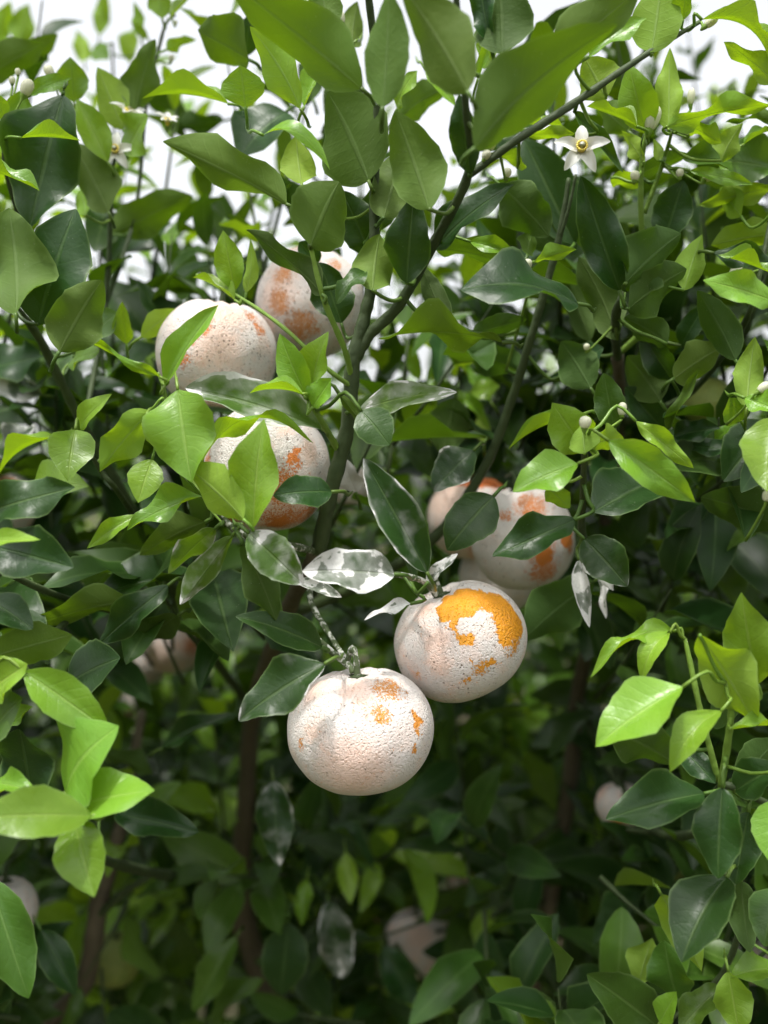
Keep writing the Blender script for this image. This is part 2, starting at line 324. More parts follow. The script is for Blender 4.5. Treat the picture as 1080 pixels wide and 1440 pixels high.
HS = [  # (material, points px py depth radius-mm)
 ('t', [(448, 776, .607, 5), (466, 690, .578, 4.6), (489, 600, .568, 4.4), (497, 510, .562, 4.4), (514, 440, .56, 3.6), (525, 380, .556, 3.2), (527, 240, .545, 2.7), (531, 120, .53, 2.2), (515, -30, .5, 1.8)]),
 ('t', [(499, 506, .562, 3.6), (520, 470, .56, 3.4), (560, 430, .552, 3.2), (612, 338, .53, 2.8), (660, 240, .505, 2.4), (655, 150, .48, 1.8), (640, -20, .45, 1.4)]),
 ('t', [(655, 250, .508, 2.0), (730, 195, .505, 2.2), (800, 150, .51, 2.1), (900, 82, .52, 1.6), (985, 30, .53, 1.1)]),
 ('g', [(494, 530, .562, 1.8), (484, 490, .548, 1.7), (455, 420, .532, 1.6), (436, 343, .525, 1.2)]),
 ('g', [(497, 545, .563, 1.5), (462, 520, .555, 1.4), (400, 462, .558, 1.2), (340, 420, .575, 1.1), (276, 386, .585, .8)]),
 ('g', [(476, 634, .572, 2.1), (452, 592, .548, 1.7), (428, 553, .536, 1.1)]),
 ('t', [(400, 868, .74, 4.5), (520, 815, .71, 4), (612, 755, .68, 3.8), (680, 660, .66, 3.4), (720, 560, .64, 3), (745, 480, .62, 2.7), (785, 340, .6, 2.2), (800, 250, .59, 1.2)]),
 ('t', [(782, 350, .602, 1.3), (798, 300, .592, 1.1), (810, 245, .585, .9)]),
 ('t', [(855, 790, .83, 2.6), (822, 760, .62, 2.4), (820, 700, .56, 2), (822, 640, .53, 1.7), (822, 606, .52, 1.1)]),
 ('t', [(868, 502, .66, 3.2), (866, 445, .585, 2.8), (880, 408, .57, 2), (905, 372, .57, 1.3)]),
 ('g', [(868, 500, .66, 2.2), (918, 440, .63, 2), (903, 330, .6, 1.8), (902, 240, .585, 1.6), (909, 185, .578, 1.2)]),
 ('g', [(906, 300, .597, 1.4), (932, 230, .588, 1.3), (945, 185, .575, .9)]),
 ('t', [(872, 596, .765, 3), (960, 560, .68, 2.6), (1030, 480, .62, 2.2), (1060, 420, .58, 1.6), (1085, 300, .58, 1.2)]),
 ('g', [(1010, 1098, .525, 1.7), (985, 1000, .52, 1.6), (970, 930, .52, 1.5), (963, 898, .52, 1.0)]),
 ('g', [(1014, 1106, .52, 2.0), (1024, 1040, .505, 1.9), (1028, 1000, .50, 1.6), (1020, 960, .49, 1.0)]),
 ('t', [(812, 985, .95, 4), (900, 1150, .8, 3.6), (985, 1170, .62, 3), (1014, 1106, .525, 2.3), (1075, 1128, .54, 2), (1110, 1140, .56, 1.6)]),
 ('t', [(985, 1170, .62, 2.4), (1040, 1270, .58, 2.1), (1015, 1370, .6, 1.8), (935, 1440, .62, 1.3)]),
 ('t', [(338, 1240, 1.08, 5), (230, 1230, .85, 4.5), (120, 1200, .62, 3.4), (88, 1160, .5, 2.2), (92, 1116, .485, 1.4)]),
 ('g', [(86, 1165, .51, 1.8), (112, 1150, .475, 1.5), (128, 1146, .46, 1.0)]),
 ('t', [(356, 1000, .93, 4), (270, 880, .82, 3.8), (200, 740, .72, 3.4), (118, 600, .66, 3), (85, 535, .63, 2.9), (52, 470, .60, 2.6), (18, 428, .56, 1.8)]),
 ('t', [(118, 600, .66, 2), (140, 480, .7, 2), (152, 380, .7, 1.9), (158, 245, .68, 1.5), (166, 214, .675, 1)]),
 ('t', [(145, 440, .7, 1.8), (190, 300, .74, 1.6), (206, 140, .73, 1.5), (224, 66, .73, 1.4), (234, 32, .73, 1.1), (247, 21, .73, .8)]),
 ('t', [(140, 480, .7, 1.6), (60, 380, .66, 1.6), (10, 250, .6, 1.5), (8, 180, .59, 1.2)]),
 ('t', [(152, 380, .9, 2), (160, 200, .95, 1.6), (158, 60, .95, 1.2)]),
 ('w', [(444, 790, .61, 2.0), (436, 840, .6, 1.8), (462, 890, .575, 1.6), (488, 930, .548, 1.6), (497, 946, .544, 1.9)]),
 ('w', [(346, 866, .545, 1.4), (425, 886, .548, 1.7), (466, 916, .548, 1.9), (492, 938, .547, 1.8)]),
 ('w', [(452, 778, .61, 2.2), (500, 806, .575, 1.8), (560, 808, .556, 1.7), (596, 818, .566, 1.8), (613, 836, .573, 2.2)]),
 ('w', [(448, 776, .61, 2.4), (385, 762, .56, 2), (335, 748, .548, 2), (300, 712, .545, 1.6), (284, 696, .545, 1.2)]),
 ('g', [(316, 736, .55, 1.6), (278, 690, .585, 1.4), (243, 620, .575, 1.3), (231, 550, .57, 1.2), (222, 524, .57, .9)]),
 ('t', [(200, 742, .72, 2), (165, 690, .6, 1.7), (140, 660, .585, 1.4), (112, 606, .565, 1)]),
 ('t', [(270, 880, .82, 2.4), (120, 850, .62, 2.2), (0, 800, .52, 1.8), (-40, 760, .5, 1.2)]),
 ('t', [(120, 850, .62, 2), (30, 930, .53, 1.8), (-30, 960, .49, 1.4)]),
 ('g', [(712, 520, .645, 1), (745, 400, .58, .9), (742, 372, .56, .7)]),
]
MATS = {'t': M_TWIG, 'g': M_SHOOT, 'w': M_TWIGW}
for k, pts in HS: stem('twig', pts, MATS[k], 7)
# olive stem low at the left
stem('branch', [(.0, 1.16, .3, 12), (*P(60, 1560, 1.0), 10), (*P(120, 1380, .92), 9), (*P(140, 1270, .9), 8.5), (*P(172, 1150, .9), 6), (*P(200, 1000, .95), 4)], M_BARK, 9, True)
stem('twig', [(135, 1290, .9, 4), (175, 1255, .88, 3.6), (212, 1232, .87, 2.5)], M_TWIG)
stem('twig', [(790, 1150, 1.01, 3), (740, 1190, .98, 2.6), (715, 1170, .96, 1.6)], M_TWIG)
stem('twig', [(772, 1272, 1.04, 3), (730, 1262, 1.0, 2.6), (690, 1290, .98, 2)], M_TWIG)
SP = np.array([s[:3] for s in STEMPTS])

# leaves: base x y, tip x y, visible width, depth, face, tone [coat [bow px [tip depth offset]]]
# face T upper side seen, U underside seen, E nearly edge-on; tone y young, p pale young, m middling, k old dark
LV = """
-30 112 63 62 48 .70 U m
40 88 79 47 28 .76 U m
25 64 41 4 27 1.0 U y
-4 62 14 2 27 1.0 U y
140 48 147 -14 22 1.05 U y
118 86 107 42 19 1.05 U y
190 78 168 52 22 .95 U y
132 66 152 82 18 .95 T y
190 162 219 55 44 .66 U m
228 26 219 -24 27 .72 U y
234 70 273 54 16 .72 U y
240 25 270 -4 10 .71 E y
198 50 188 2 15 .85 U y
208 55 185 32 14 .85 T y
104 144 98 80 46 .66 T p
44 134 96 106 20 .60 T p
173 182 136 94 42 .66 U y
152 228 108 140 42 .64 T p
24 194 30 126 46 .60 T p
88 134 44 322 98 .585 T k
30 194 113 201 9 .555 E y
8 168 -12 128 28 .57 T p
-30 236 56 267 16 .53 E p
176 216 206 160 38 .66 T p
320 146 201 128 15 .60 E y
268 168 205 138 36 .88 U k
315 170 232 188 26 .84 U k
350 84 276 44 54 .62 U m
346 78 352 20 34 .66 T k
507 124 318 -34 86 .485 U m
422 152 353 37 46 .545 U y
345 150 338 92 64 .535 T p
402 158 338 218 78 .66 T k
428 150 462 80 18 .58 E y
370 190 464 234 20 .52 T y 0 26
424 258 416 194 40 .55 U y
518 254 468 132 98 .54 U m
462 168 508 94 48 .70 U k
440 140 420 90 40 .72 U k
538 150 547 -14 60 .455 U m
402 287 225 202 52 .55 U m
495 66 502 4 27 .62 U m
486 66 478 30 20 .6 T p
490 70 462 104 18 .6 U y
458 40 452 -30 40 .55 U m
657 128 574 -16 74 .43 U m
706 74 702 -36 74 .49 U k
690 60 672 -40 34 .50 T k
668 208 862 34 88 .435 U m
694 176 910 -16 50 .48 U m
694 88 668 62 34 .60 T p
672 112 690 55 13 .58 T y
558 154 582 98 22 .60 T p
560 168 628 118 38 .64 U m
600 98 642 150 20 .62 T y
662 244 646 133 42 .50 T k
603 294 557 158 78 .50 U m
540 306 572 205 52 .54 U m
522 320 546 260 40 .58 U k
808 342 736 193 80 .62 T k
768 170 716 165 32 .60 T k
808 188 738 190 20 .54 U y
728 236 726 207 23 .53 T p
716 176 790 178 13 .53 E y
916 74 932 -36 62 .52 U y
960 28 966 -26 26 .53 T p
828 80 908 18 24 .50 T p
852 138 822 80 58 .525 U y
909 188 884 90 56 .57 T p
940 182 942 68 34 .568 U y
938 178 1092 147 32 .55 U y
1095 168 1020 167 14 .58 U m
896 178 824 152 14 .55 E y
882 184 838 148 34 .60 U m
968 178 1014 204 24 .56 U y
1014 226 1042 174 26 .57 U y
1046 203 1086 178 8 .58 E p
987 28 1082 110 12 .52 E y 0 30
1092 118 1022 55 32 .53 U y
808 158 876 242 22 .545 T m
906 228 874 184 20 .58 U y
928 226 920 196 12 .58 U y
1092 238 960 222 44 .60 T m
1012 238 1064 204 36 .61 T p
898 246 968 216 26 .60 U m
22 440 8 288 70 .52 U m
54 456 102 290 100 .55 T k
84 494 142 394 78 .525 U m
152 298 102 200 50 .64 U m
120 302 112 266 26 .66 U y
158 330 270 272 58 .74 U m
150 376 236 310 52 .80 T k
184 474 150 400 40 .95 U k
178 484 172 424 26 .62 T y
198 474 252 434 32 .62 U y
128 474 166 440 34 .62 T m
224 530 82 460 15 .56 T y
255 425 266 340 42 .95 U k
312 344 314 272 38 .95 U k
232 542 301 424 34 .562 T p 0 0 .0
331 408 313 324 43 .58 T p
346 412 356 340 19 .58 U y
330 422 272 383 13 .575 E y
437 345 478 255 88 .52 U m
453 414 350 322 30 .53 U k
480 454 450 368 58 .575 T k
524 408 532 334 50 .53 U m
516 384 472 422 20 .53 T m 0 8
522 358 482 268 60 .58 T k
470 304 470 266 26 .57 T p
446 372 420 340 40 .60 T k
572 398 581 277 62 .53 T k
612 350 720 257 46 .54 T k
704 262 772 332 68 .57 U k
662 340 730 360 22 .55 T y
614 350 714 372 34 .56 U m
812 427 654 393 52 .52 T k 0 12
628 462 594 374 30 .555 U k
706 482 532 480 38 .52 U m 0 14
664 470 742 450 34 .60 U k
742 358 750 326 32 .58 U m
752 368 810 350 20 .56 U y
736 366 700 378 10 .58 T y
780 350 732 298 44 .62 U k
871 408 817 248 62 .55 T k
880 398 954 328 56 .54 U k
934 340 962 254 56 .595 T k
884 434 964 378 46 .55 U k
962 408 987 330 38 .565 U y
1004 356 1096 372 32 .56 T k
1092 388 1010 358 12 .54 E p
1092 425 992 392 42 .50 T y
1034 506 982 408 52 .57 U k
1092 262 984 290 28 .60 U y
1092 330 1000 346 50 .60 U y
1042 304 1010 264 30 .60 U y
868 478 818 362 48 .60 U k
842 356 812 306 42 .62 U k
938 484 878 446 42 .58 U k
958 486 992 428 32 .62 T k
830 480 786 372 40 .66 U k
970 240 1060 258 20 .58 T p
860 250 900 262 24 .60 U y
106 604 95 673 53 .55 T p
110 604 161 555 24 .565 T y
212 578 140 662 52 .55 U y
186 598 176 637 24 .60 T p
250 548 266 674 86 .52 T p
206 584 240 652 32 .54 U y
214 646 194 706 47 .56 T p
78 615 -6 660 13 .60 E y 0 8
40 692 118 676 30 .60 T y
-20 722 106 686 58 .50 T k
284 698 177 743 34 .53 T p
60 578 195 560 38 .76 U m
96 512 142 494 20 .64 T y
58 556 -20 548 34 .72 T k .5
-10 640 52 600 18 .70 T k .3
-20 520 60 500 40 .72 T k
452 604 261 548 58 .555 T m .30
431 556 393 469 46 .53 T p
438 548 456 466 36 .535 T y
426 554 351 548 13 .52 E y
440 572 468 532 32 .53 T y
283 652 438 613 17 .53 U y 0 50
356 742 366 588 68 .505 T y
342 730 262 650 52 .50 U y
466 692 385 696 44 .525 T k
478 556 516 604 17 .54 U m
508 578 548 626 52 .52 T m
506 576 637 545 38 .55 T m .30
600 804 512 644 62 .52 T k .17
500 692 482 646 34 .62 T k .9
666 634 610 692 52 .60 T k .12
640 560 622 640 60 .68 U k
690 566 640 504 15 .78 E y
590 534 572 478 22 .78 T y
600 538 667 506 14 .76 E y
662 552 704 544 26 .76 T y
640 546 692 602 16 .76 T y
624 582 656 564 18 .74 T y
680 622 676 580 22 .78 U y
735 522 632 492 48 .66 U k
812 652 721 692 52 .50 T y
770 686 802 716 26 .54 U y
822 636 778 568 56 .53 T y
822 638 818 598 42 .505 U y
826 628 875 614 44 .52 U y
816 584 712 622 9 .57 E y
856 620 979 706 56 .50 T p
894 592 976 658 27 .53 T y
864 602 849 524 44 .56 T m
932 604 878 544 48 .62 T k
928 564 884 500 62 .60 U k
944 534 902 466 42 .60 T k
948 532 1012 488 42 .58 U m
938 606 986 518 16 .58 T m
948 614 1012 602 32 .60 T k
972 628 1032 634 26 .60 T k
1004 622 1040 590 15 .60 T y
1086 598 1018 672 62 .58 T k
978 684 1022 658 28 .68 U m
1088 588 1078 694 72 .50 T y
1050 572 1060 478 42 .54 U y
1048 560 1094 578 30 .53 T y
1042 592 1024 558 30 .56 T y
928 672 834 722 62 .57 T k
1092 742 988 694 62 .58 U k
830 545 790 480 60 .60 U k
800 520 850 490 40 .62 T k
-24 766 105 800 62 .50 T k
-30 762 58 760 20 .48 T y
-18 842 47 887 44 .50 T k
190 846 42 884 40 .57 U m
-14 924 100 896 56 .50 U m
-20 975 43 934 42 .49 T y
34 944 158 1031 62 .48 T y
94 962 168 924 50 .53 T k
192 724 121 769 24 .56 T y
288 734 196 782 42 .57 U m
125 834 198 768 70 .66 U k
236 824 136 906 44 .57 T k
250 866 184 912 38 .60 U k
327 754 255 853 34 .53 U m .18
302 744 237 804 32 .545 U m .22
350 750 426 821 60 .505 T m .30
342 766 388 873 48 .51 U k
416 816 480 838 16 .53 T k .5
554 808 427 800 60 .51 T k .42
452 910 337 864 44 .54 T k .08
456 934 333 1008 64 .50 T k .11
577 849 514 867 14 .54 T k .7
603 818 640 778 15 .54 T k .55
694 698 628 772 68 .57 T k
808 731 692 785 52 .53 T k
835 818 734 898 72 .64 U k
822 758 882 822 62 .55 T k .08
814 788 830 884 22 .60 T k .6
832 786 862 828 18 .60 T k .7
850 800 852 870 14 .62 T k .6
948 888 829 943 24 .52 T y 0 26
942 890 900 958 30 .515 T y 0 22
1066 962 1042 840 66 .50 T p
984 892 1064 1020 60 .48 U y
960 966 836 1046 70 .47 T y
1014 1000 942 1087 40 .48 T y 0 24
1028 1026 1096 1018 12 .49 E y
990 1116 852 1152 62 .50 T k
1016 1108 1010 1236 66 .49 T k
1034 1112 1094 1076 52 .52 T k
1040 1100 1094 1040 50 .54 U k
1052 1142 1034 1244 56 .52 T k
1092 1124 1084 1214 60 .49 T y
866 1030 948 1070 54 .56 U k
955 1048 1006 1102 36 .54 T k
1000 1020 1050 960 40 .56 U k
1022 1234 956 1348 76 .50 T k
930 1258 986 1362 42 .55 U y
1094 1250 1074 1328 58 .51 T m
1042 1240 1052 1334 42 .55 U k
926 1444 826 1370 50 .60 T m
898 1384 916 1318 42 .62 U y
952 1404 932 1328 48 .60 T m
928 1438 952 1394 28 .58 T y
1024 1366 1040 1454 52 .55 T p
1092 1362 1028 1372 32 .56 T p
1014 1388 956 1450 42 .58 T m
772 1456 684 1374 42 .68 T p
128 1147 -46 1152 70 .45 T p
104 1150 134 1262 72 .46 T y
92 1114 152 1020 62 .48 T p
94 1136 217 1111 58 .47 T p
-10 1100 52 1116 26 .48 T y
44 1118 28 1024 62 .52 T k
-14 1040 32 982 44 .50 T m
14 1022 48 994 12 .52 T p
-14 1238 40 1404 72 .50 T m
58 1308 106 1398 46 .70 T k
384 1098 392 1218 52 .76 T k .22
406 1298 394 1404 62 .86 T k
462 1268 480 1374 50 .90 T k .3
486 1198 493 1272 30 .90 T y
432 1236 424 1302 26 .9 T y
332 1318 268 1424 42 .86 T m
164 1144 282 1172 46 .66 T k
228 1052 332 1000 26 .74 T k
150 1060 215 1090 30 .8 U k
700 1362 598 1334 42 1.05 T k
560 1400 640 1420 34 .95 T y
690 1280 668 1330 30 1.0 T y
600 1290 690 1272 40 1.02 U k
540 1330 585 1420 46 .95 T k
"""
TONE = {'y': 1.0, 'p': .82, 'm': .22, 'k': 0.0}
def hero_leaf(ln):
    f = ln.split(); bx, by, tx, ty, wd, d = map(float, f[:6]); face, tone = f[6], f[7]
    coat = float(f[8]) if len(f) > 8 else 0.0; bow = float(f[9]) if len(f) > 9 else 0.0
    L2 = math.hypot(tx - bx, ty - by) * d / FPX
    dt = float(f[10]) if len(f) > 10 else random.uniform(-.22, .22) * L2 + (-.012 if face == 'T' else .008)
    B = np.array(P(bx, by, d)); T = np.array(P(tx, ty, d + dt)); ax = T - B; L = np.linalg.norm(ax); ax /= L
    view = unit(CAMV - (B + T) / 2); up = np.array((0, 0, 1.0)); side = np.array((-.25, 0, 0))
    n = {'T': view + .55 * up + side, 'U': -view + .75 * up, 'E': .38 * view + up}[face] + rng.normal(0, .13, 3)
    if bow and face == 'T': n = .8 * view + up
    if bow and face == 'U': n = -.25 * view + up
    n = unit(n - ax * n.dot(ax)); b = np.cross(n, ax)
    vis = max(abs(n.dot(view)), .42 if face != 'E' else .5)
    W = min(wd * d / FPX / vis, L * (1.25 if tone in 'p' else .95))
    young = TONE[tone]
    fold = {'T': random.uniform(.10, .34), 'U': random.uniform(.05, .3), 'E': .45}[face]
    bw = bow * d / FPX / L if bow else random.uniform(.0, .07)
    V, UV, F = leaf_grid(18, 6, young, fold, bw, random.uniform(.06, .34), random.random() * 6, random.uniform(-.06, .12), .92 if young > .5 else .74, random.uniform(-.3, .3))
    Wd = B + np.outer(V[:, 0] * L, ax) + np.outer(V[:, 1] * W, b) + np.outer(V[:, 2] * np.where(True, 1, 1) * L * 1.0, n) * 1.0
    # fold/wave scale with width, bow with length
    nv = len(V); data = np.tile((young + random.uniform(-.08, .08) * (young > 0), coat, random.random()), (nv, 1))
    Vs, Fs, Us, Ds = [Wd], [list(F)], [UV], [data]
    # petiole to the nearest stem
    dist = np.linalg.norm(SP - B, axis=1); k = int(np.argmin(dist)); R = .0009 if young > .5 else .0011
    if dist[k] < .035: end = SP[k]; e_ = end - B; mid = B - ax * min(.35 * dist[k] + .002, .02) if e_.dot(-ax) > 0 else B + e_ * .35 - ax * .12 * dist[k]
    else: end = B - ax * .014 - view * .035; mid = B - ax * .007 - view * .003
    tv, tf = tube([(*B, R), (*mid, R), (*((mid + end) / 2 + np.array((0, 0, -.002))), R * 1.1), (*end, R * 1.2 if dist[k] < .035 else .0003)], n=5, sub=3, knob=0)
    Vs.append(np.array(tv)); Fs.append([tuple(i + nv for i in q) for q in tf])
    Us.append(np.tile((.0, .3, 0), (len(tv), 1))); Ds.append(np.tile((max(young, .35) * .8, 0, random.random()), (len(tv), 1)))
    o = mesh_obj('leaf', np.vstack(Vs), sum(Fs, []), M_LEAF, tree, tuple(B), {'leafdata': np.vstack(Ds), 'leafuv': np.vstack(Us)})
    return o
NHERO = 0
for ln in LV.strip().splitlines():
    hero_leaf(ln); NHERO += 1

# ------------------------------------------------------------------ filling foliage: shoots with leaves, real leaves everywhere
TEMPL = [leaf_grid(8, 2, 0, random.uniform(.1, .4), random.uniform(0, .12), random.uniform(0, .2), random.random() * 6, random.uniform(-.05, .25), random.uniform(.72, .9)) for _ in range(10)]
TF = TEMPL[0][2]; TN = len(TEMPL[0][0])
OPEN = [(507, 1025, 118, .60), (648, 901, 108, .62), (305, 495, 106, .70), (437, 425, 90, .76), (376, 658, 100, .66), (735, 757, 86, .75), (655, 715, 52, .80), (243, 910, 34, 1.15), (590, 1325, 48, 1.18), (160, 1350, 40, 1.0), (655, 1240, 24, 1.5), (15, 1270, 40, .78), (720, 840, 40, .82)]
def clear(B, ax, L):
    for t in (0, .25, .5, .75, 1):
        c = B + ax * L * t; x = 540 + c[0] / c[1] * FPX; y = 720 - (c[2] - CAMZ) / c[1] * FPX
        for (fx, fy, r, d) in OPEN:
            if c[1] < d and (x - fx) ** 2 + (y - fy) ** 2 < r * r: return False
    return True
class Foliage:
    def __init__(s): s.rec = []; s.tw = []
    def leaf(s, B, ax, n, L, W, youth, coat=0.0):
        ax = unit(ax)
        if B[1] < 1.6 and not clear(B, ax, L): return
        n = n - ax * n.dot(ax); n = unit(n); s.rec.append((B, ax, np.cross(n, ax), n, L, W, youth, coat, random.random(), random.randrange(len(TEMPL))))
    def shoot(s, p, dr, length, nl, youth, size, coat=0.0):
        dr = unit(dr); a = random.random() * 6.28; q = np.cross(dr, (.3, .2, .9)); q = unit(q); r = np.cross(dr, q)
        pts = [(*(p + dr * length * t + np.array((0, 0, .12 * length * t * t))), .0022 * (1 - .7 * t)) for t in (0, .35, .7, 1)]
        s.tw.append(pts)
        for i in range(nl):
            t = .12 + .88 * i / max(nl - 1, 1); a += 2.4; rad = q * math.cos(a) + r * math.sin(a)
            B = p + dr * length * t + np.array((0, 0, .12 * length * t * t))
            ax = rad * random.uniform(.6, 1.1) + dr * (.25 + .8 * t) + np.array((0, 0, random.uniform(-.5, .05))); ax = unit(ax)
            nn = np.array((0, 0, 1.0)) + dr * .4 + rng.normal(0, .35, 3) - np.array((0, .35, 0))
            L = size * random.uniform(.7, 1.2) * (.75 if t > .9 else 1)
            s.leaf(B + ax * .006, ax, nn, L, L * random.uniform(.36, .5), min(1, max(0, youth + random.uniform(-.1, .12))), coat if random.random() < .2 else 0)
    def arrays(s, recs):
        nv = len(recs) * TN; V = np.zeros((nv, 3)); U = np.zeros((nv, 3)); D = np.zeros((nv, 3)); F = []
        for i, (B, ax, b, n, L, W, yo, co, rd, k) in enumerate(recs):
            T, UV, _ = TEMPL[k]; s0 = i * TN
            V[s0:s0 + TN] = B + np.outer(T[:, 0] * L, ax) + np.outer(T[:, 1] * W, b) + np.outer(T[:, 2] * L, n)
            U[s0:s0 + TN] = UV; D[s0:s0 + TN] = (yo, co, rd)
            F.extend([tuple(v + s0 for v in f) for f in TF])
        return V, F, {'leafdata': D, 'leafuv': U}
    def build(s, root, nparts, origin):
        def score(r):
            c = r[0] + r[1] * r[4] * .5
            if c[1] < .2: return 0
            x = c[0] / c[1] * FPX; y = (c[2] - CAMZ) / c[1] * FPX
            return r[4] / c[1] if abs(x) < 540 and abs(y) < 720 else 0
        order = sorted(s.rec, key=score, reverse=True)
        for r in order[:nparts]:
            V, F, A = s.arrays([r]); mesh_obj('leaf', V, F, M_LEAF, root, tuple(r[0]), A)
        V, F, A = s.arrays(order[nparts:])
        tag(mesh_obj('foliage', V, F, M_LEAF2, root, origin, A), kind='stuff')
        Vs, Fs, k = [], [], 0
        for pts in s.tw:
            v, f = tube(pts, n=4, sub=1, knob=0); Vs += v; Fs += [tuple(i + k for i in q) for q in f]; k += len(v)
        tag(mesh_obj('twigs', Vs, Fs, M_TWIG, root, origin), kind='stuff')

def canopy_top(tx, d):
    e = .15 + .055 * max(-1, min(1, tx / .3)) + .035 * math.sin(tx * 17 + d * 5) + .02 * math.sin(tx * 41)
    return CAMZ + e * d
fol = Foliage()
for i in range(1150):
    d = random.uniform(.70, 1.95) if i % 3 else random.uniform(.68, 1.0)
    tx = random.uniform(-.386 - .3 / d, .386 + .3 / d); x = tx * d
    z0 = max(.22, CAMZ - .514 * d - .18); z1 = canopy_top(tx, d); z = random.uniform(z0, z1)
    if -.36 < x / d < .19 and (z - CAMZ) / d < (-.14 if x / d > -.12 else -.20) and d < 1.14: continue        # the hollow under the fruit
    if -.16 < x / d < -.02 and .03 < (z - CAMZ) / d < .3 and d < .82: continue        # room for the fruit cluster
    if .03 < x / d < .2 and -.13 < (z - CAMZ) / d < .06 and d < .88: continue
    p = np.array((x, d, z)); out = np.array((x * .6, d - 1.35, (z - .75) * .8)); 
    dr = out + rng.normal(0, .45, 3) + np.array((0, 0, .35))
    yo = 1.0 if random.random() < .06 + .22 * max(0, (z - CAMZ) / .3) else random.choice((0, 0, 0, .12, .3))
    fol.shoot(p, dr, random.uniform(.07, .2), random.randint(6, 10), yo, .052 if yo > .6 else .07, 0)
for i in range(520):                                                                   # inner growth low in the tree
    d = random.uniform(1.15, 2.3); tx = random.uniform(-.45, .45); z = max(.1, CAMZ + d * random.uniform(-.56, -.02))
    dr = rng.normal(0, 1, 3) + np.array((0, -.8, .3))
    fol.shoot(np.array((tx * d, d, z)), dr, random.uniform(.1, .2), random.randint(7, 11), 1.0 if random.random() < .12 else random.choice((0, 0, .2)), .075)
for i in range(22):                                                                    # shoots beyond the hollow, young leaf colour standing in for light on them
    d = random.uniform(1.3, 1.75); tx = random.uniform(-.02, .15); z = CAMZ + d * random.uniform(-.36, -.16)
    fol.shoot(np.array((tx * d, d, z)), rng.normal(0, .7, 3) + np.array((0, -.6, .6)), random.uniform(.1, .18), random.randint(7, 10), .85, .075)
for i in range(34):                                                                    # a few nearer sprays in the hollow
    d = random.uniform(.88, 1.15); tx = random.uniform(-.30, .20); z = CAMZ + d * random.uniform(-.56, -.30)
    fol.shoot(np.array((tx * d, d, z)), rng.normal(0, 1, 3) + np.array((0, -.5, .5)), random.uniform(.08, .16), random.randint(5, 8), 1.0 if random.random() < .12 else random.choice((0, 0, .2)), .072)
for i in range(60):                                                                    # upright new shoots against the sky
    d = random.uniform(.75, 1.35); s = random.choice((-1, -1, 1, 1, 0)); tx = s * random.uniform(.12, .45) if s else random.uniform(-.12, .12)
    z = CAMZ + d * random.uniform(.18, .38 if s else .30)
    fol.shoot(np.array((tx * d, d, z - .1)), np.array((random.uniform(-.3, .3), random.uniform(-.3, .2), 1.0)), random.uniform(.12, .22), random.randint(6, 10), random.choice((1, .9, .3, 0, 0)), .05)
for i in range(95):                                                                    # the crown goes on above the frame; unseen shoots added to shade the middle
    d = random.uniform(.50, 1.0); x = random.uniform(-.34, .5); z = CAMZ + .514 * d + random.uniform(.14, .42)
    fol.shoot(np.array((x, d, z)), np.array((random.uniform(-.5, .5), random.uniform(-.3, .6), .8)), random.uniform(.1, .2), random.randint(7, 10), random.choice((1, .2, 0, 0)), .07)
fol.build(tree, max(0, 300 - NHERO), tuple(ROOT))

# ------------------------------------------------------------------ flowers and buds of the front tree
def flower(px, py, d, size, tilt, op=1.0):
    C = np.array(P(px, py, d)); R = size * d / FPX
    ax = unit(np.array(tilt, dtype=float)); up_ = np.array((0, 0, 1.0)); q = unit(up_ - ax * up_.dot(ax)); r = np.cross(ax, q)
    v, f = tube([(*(C - ax * R * .45), R * .05), (*(C - ax * R * .2), R * .09), (*(C - ax * R * .03), R * .16)], n=8, sub=2, knob=0)
    fl = mesh_obj('flower', v, f, M_SHOOT, tree, tuple(C))                       # calyx cup carries the rest
    for k in range(5):
        a = k * 2 * math.pi / 5 + random.uniform(-.1, .1); o = q * math.cos(a) + r * math.sin(a); s = np.cross(ax, o)
        V, _, F = leaf_grid(7, 4, 0, .35, .10, .08, k, .22, .62)
        L = R * random.uniform(.9, 1.08); W = R * .50
        D = unit(o * op + ax * (.25 + .9 * (1 - op)))
        nn = np.cross(D, s) * -1
        if nn.dot(ax) < 0: nn = -nn
        Wd = C + np.outer(V[:, 0] * L, D) + np.outer(V[:, 1] * W, s) + np.outer(V[:, 2] * L, nn)
        mesh_obj('petal', Wd, F, M_PETAL, fl, tuple(C))
    Vs, Fs, kk = [], [], 0
    for k in range(16):
        a = k * 2 * math.pi / 16; o = q * math.cos(a) + r * math.sin(a)
        p0 = C + o * R * .08; p1 = C + o * R * .17 + ax * R * .34
        v, f = tube([(*p0, R * .03), (*p1, R * .025), (*(p1 + ax * R * .09), R * .045)], n=5, sub=1, knob=0)
        Vs += v; Fs += [tuple(i + kk for i in q2) for q2 in f]; kk += len(v)
    mesh_obj('stamens', Vs, Fs, M_STAMEN, fl, tuple(C))
    v, f = tube([(*C, R * .07), (*(C + ax * R * .3), R * .05), (*(C + ax * R * .46), R * .05), (*(C + ax * R * .5), R * .1)], n=7, sub=2, knob=0)
    mesh_obj('pistil', v, f, M_BUD, fl, tuple(C))
flower(817, 212, .53, 40, (-.10, -1, .12))
flower(163, 214, .655, 30, (.1, -1, .1))
flower(180, 166, .66, 30, (.3, -.5, .8), .7)
flower(235, 176, .66, 22, (.2, -.6, .7), .6)

